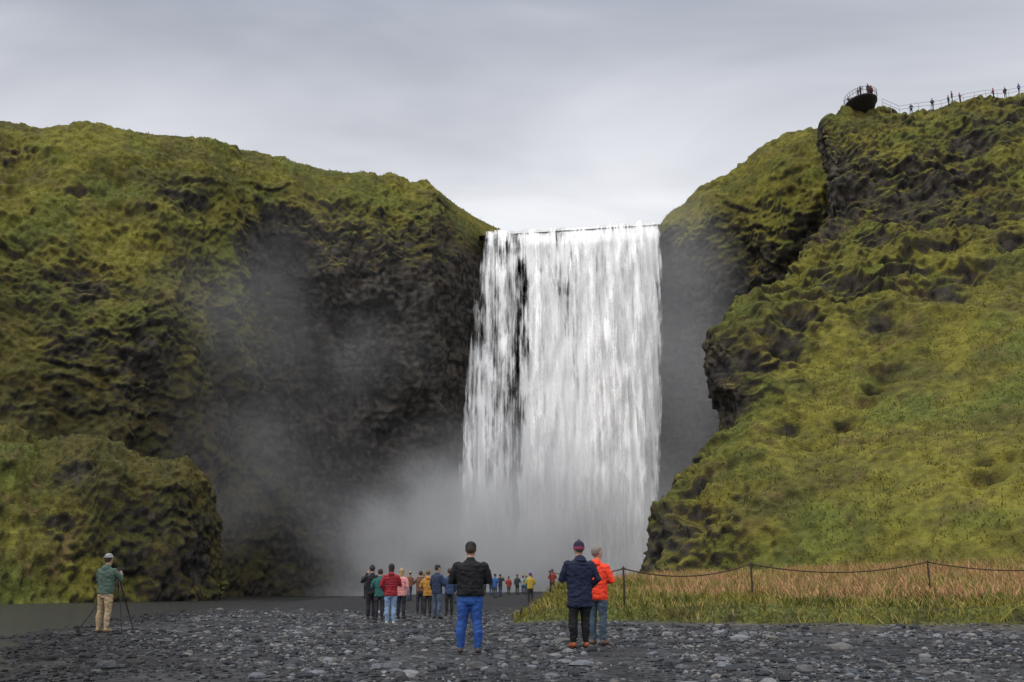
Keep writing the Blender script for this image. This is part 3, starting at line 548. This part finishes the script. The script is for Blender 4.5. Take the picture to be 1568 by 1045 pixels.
# ---------- viewing platform and ridge railing ----------
Md=solid('weathered_steel',(.02,.017,.015),.7); Mw=solid('galvanised_steel',(.30,.30,.31),.5)
px,py,_z=W(1318,160,129); pz=67.7; vp=empty('viewing_platform',(px,py,pz))
B=Body(); B.stack([(.4,1,-1.6,1.2,1.6),(.2,.5,-.9,1.7,2.4),(0,0,-.35,1.95,2.9),(0,0,-.15,2.1,3.1),(0,0,0,2.1,3.1)],0,24); mkobj('deck',B.V,B.F,[Md],parent=vp,smooth=False)
L=[]
for i in range(30):
    a=6.28318*i/30; L.append(([(2.05*math.cos(a),3.05*math.sin(a),0),(2.1*math.cos(a),3.1*math.sin(a),1.05)],.022))
for h in (1.05,.55): L.append(([(2.1*math.cos(6.28318*i/36),3.1*math.sin(6.28318*i/36),h) for i in range(37)],.03))
tubes('railing',L,Md,vp,6)
for i in range(11):
    a=random.uniform(2.2,6.0); r=random.uniform(.55,.85)
    person(px+2.1*r*math.cos(a),py+3.1*r*math.sin(a),pz+.01,H=random.uniform(1.6,1.8),head=random.uniform(0,6.28),jacket=random.choice([(.02,.02,.02),(.03,.03,.05),(.2,.03,.03),(.05,.05,.05)]),vox=.035,arms=random.choice([('cam','cam'),('front','front'),('down','down')]))
rl=empty('ridge_railing')
kk=lambda u:(u-784)/1524./.912
pts=[crest(kk(u)) for u in (1350,1375,1405,1440,1475,1510,1545,1580,1620,1680)]
L=[]
for a,b in zip(pts[:-1],pts[1:]):
    for t in (0,.5):
        p=a.lerp(b,t); p.z=max(top(p.x,p.y),p.z-.4); L.append(([p-Vector((0,0,.3)),p+Vector((0,0,1.15))],.04))
tubes('posts',L,Mw,rl,6)
tubes('rails',[([p+Vector((0,0,h)) for p in pts],.035) for h in (1.15,.6)],Mw,rl,6)
for u,c in ((1425,1),(1450,2),(1456,8),(1468,6),(1520,6),(1538,1),(1560,0),(1392,2)):
    p=crest(kk(u)); person(p.x,p.y-.3,top(p.x,p.y-.3)+.02,H=random.uniform(1.65,1.8),head=random.uniform(0,6.28),jacket=cols[c],vox=.035,arms=random.choice([('down','down'),('front','front')]))

# ---------- sky, sun, camera ----------
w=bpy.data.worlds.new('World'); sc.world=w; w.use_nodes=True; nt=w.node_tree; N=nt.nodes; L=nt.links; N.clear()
EL=50; az=(-.72,-.5)
sdir=Vector((az[0],az[1],math.tan(math.radians(EL))*math.hypot(*az))).normalized()
o=N.new('ShaderNodeOutputWorld'); sky=N.new('ShaderNodeTexSky'); sky.sky_type='NISHITA'; sky.sun_disc=False; sky.sun_elevation=math.radians(EL); sky.sun_rotation=math.atan2(sdir.x,sdir.y)
b1=N.new('ShaderNodeBackground'); b1.inputs[1].default_value=.010; L.new(sky.outputs[0],b1.inputs[0])
tc=N.new('ShaderNodeTexCoord'); sp=N.new('ShaderNodeSeparateXYZ'); L.new(tc.outputs['Generated'],sp.inputs[0])
def M(op,a,b,c=None):
    q=N.new('ShaderNodeMath'); q.operation=op
    for i,v in enumerate((a,b,c)):
        if v is None: continue
        if isinstance(v,(int,float)): q.inputs[i].default_value=v
        else: L.new(v,q.inputs[i])
    return q.outputs[0]
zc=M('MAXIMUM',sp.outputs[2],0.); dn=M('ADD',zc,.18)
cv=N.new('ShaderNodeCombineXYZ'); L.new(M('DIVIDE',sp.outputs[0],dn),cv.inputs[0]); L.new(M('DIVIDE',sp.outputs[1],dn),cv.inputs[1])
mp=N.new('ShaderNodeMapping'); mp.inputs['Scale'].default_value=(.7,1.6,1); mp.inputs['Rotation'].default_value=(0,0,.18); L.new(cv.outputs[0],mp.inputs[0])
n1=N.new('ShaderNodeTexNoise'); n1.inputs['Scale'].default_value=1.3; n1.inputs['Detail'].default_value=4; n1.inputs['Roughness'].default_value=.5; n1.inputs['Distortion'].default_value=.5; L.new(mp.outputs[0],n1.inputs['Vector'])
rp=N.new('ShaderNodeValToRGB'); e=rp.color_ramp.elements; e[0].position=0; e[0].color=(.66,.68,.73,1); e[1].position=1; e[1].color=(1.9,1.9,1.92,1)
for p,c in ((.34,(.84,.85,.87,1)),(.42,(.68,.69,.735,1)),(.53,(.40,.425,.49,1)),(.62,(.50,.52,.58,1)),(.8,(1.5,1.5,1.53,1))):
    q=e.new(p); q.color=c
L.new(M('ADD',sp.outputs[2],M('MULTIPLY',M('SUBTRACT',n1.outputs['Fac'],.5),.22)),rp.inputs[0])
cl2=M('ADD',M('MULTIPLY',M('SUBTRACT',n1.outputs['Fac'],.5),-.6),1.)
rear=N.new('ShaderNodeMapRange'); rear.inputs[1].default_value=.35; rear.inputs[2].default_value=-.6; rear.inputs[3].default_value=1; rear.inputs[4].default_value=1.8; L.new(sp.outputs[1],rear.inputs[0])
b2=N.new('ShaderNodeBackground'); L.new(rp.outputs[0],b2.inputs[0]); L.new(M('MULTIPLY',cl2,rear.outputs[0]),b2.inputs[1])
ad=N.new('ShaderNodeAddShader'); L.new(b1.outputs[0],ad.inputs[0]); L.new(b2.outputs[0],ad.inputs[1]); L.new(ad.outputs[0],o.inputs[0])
sl=bpy.data.lights.new('sun','SUN'); sl.energy=1.3; sl.angle=math.radians(16); sl.color=(1,.97,.92); so=bpy.data.objects.new('sun',sl); sc.collection.objects.link(so); so.rotation_euler=sdir.to_track_quat('Z','Y').to_euler()
cd=bpy.data.cameras.new('camera'); cd.lens=35; cd.sensor_width=36; cd.clip_end=4000; cam=bpy.data.objects.new('camera',cd); sc.collection.objects.link(cam); cam.location=(0,0,CAMH); cam.rotation_euler=(math.radians(103.9),0,0); sc.camera=cam
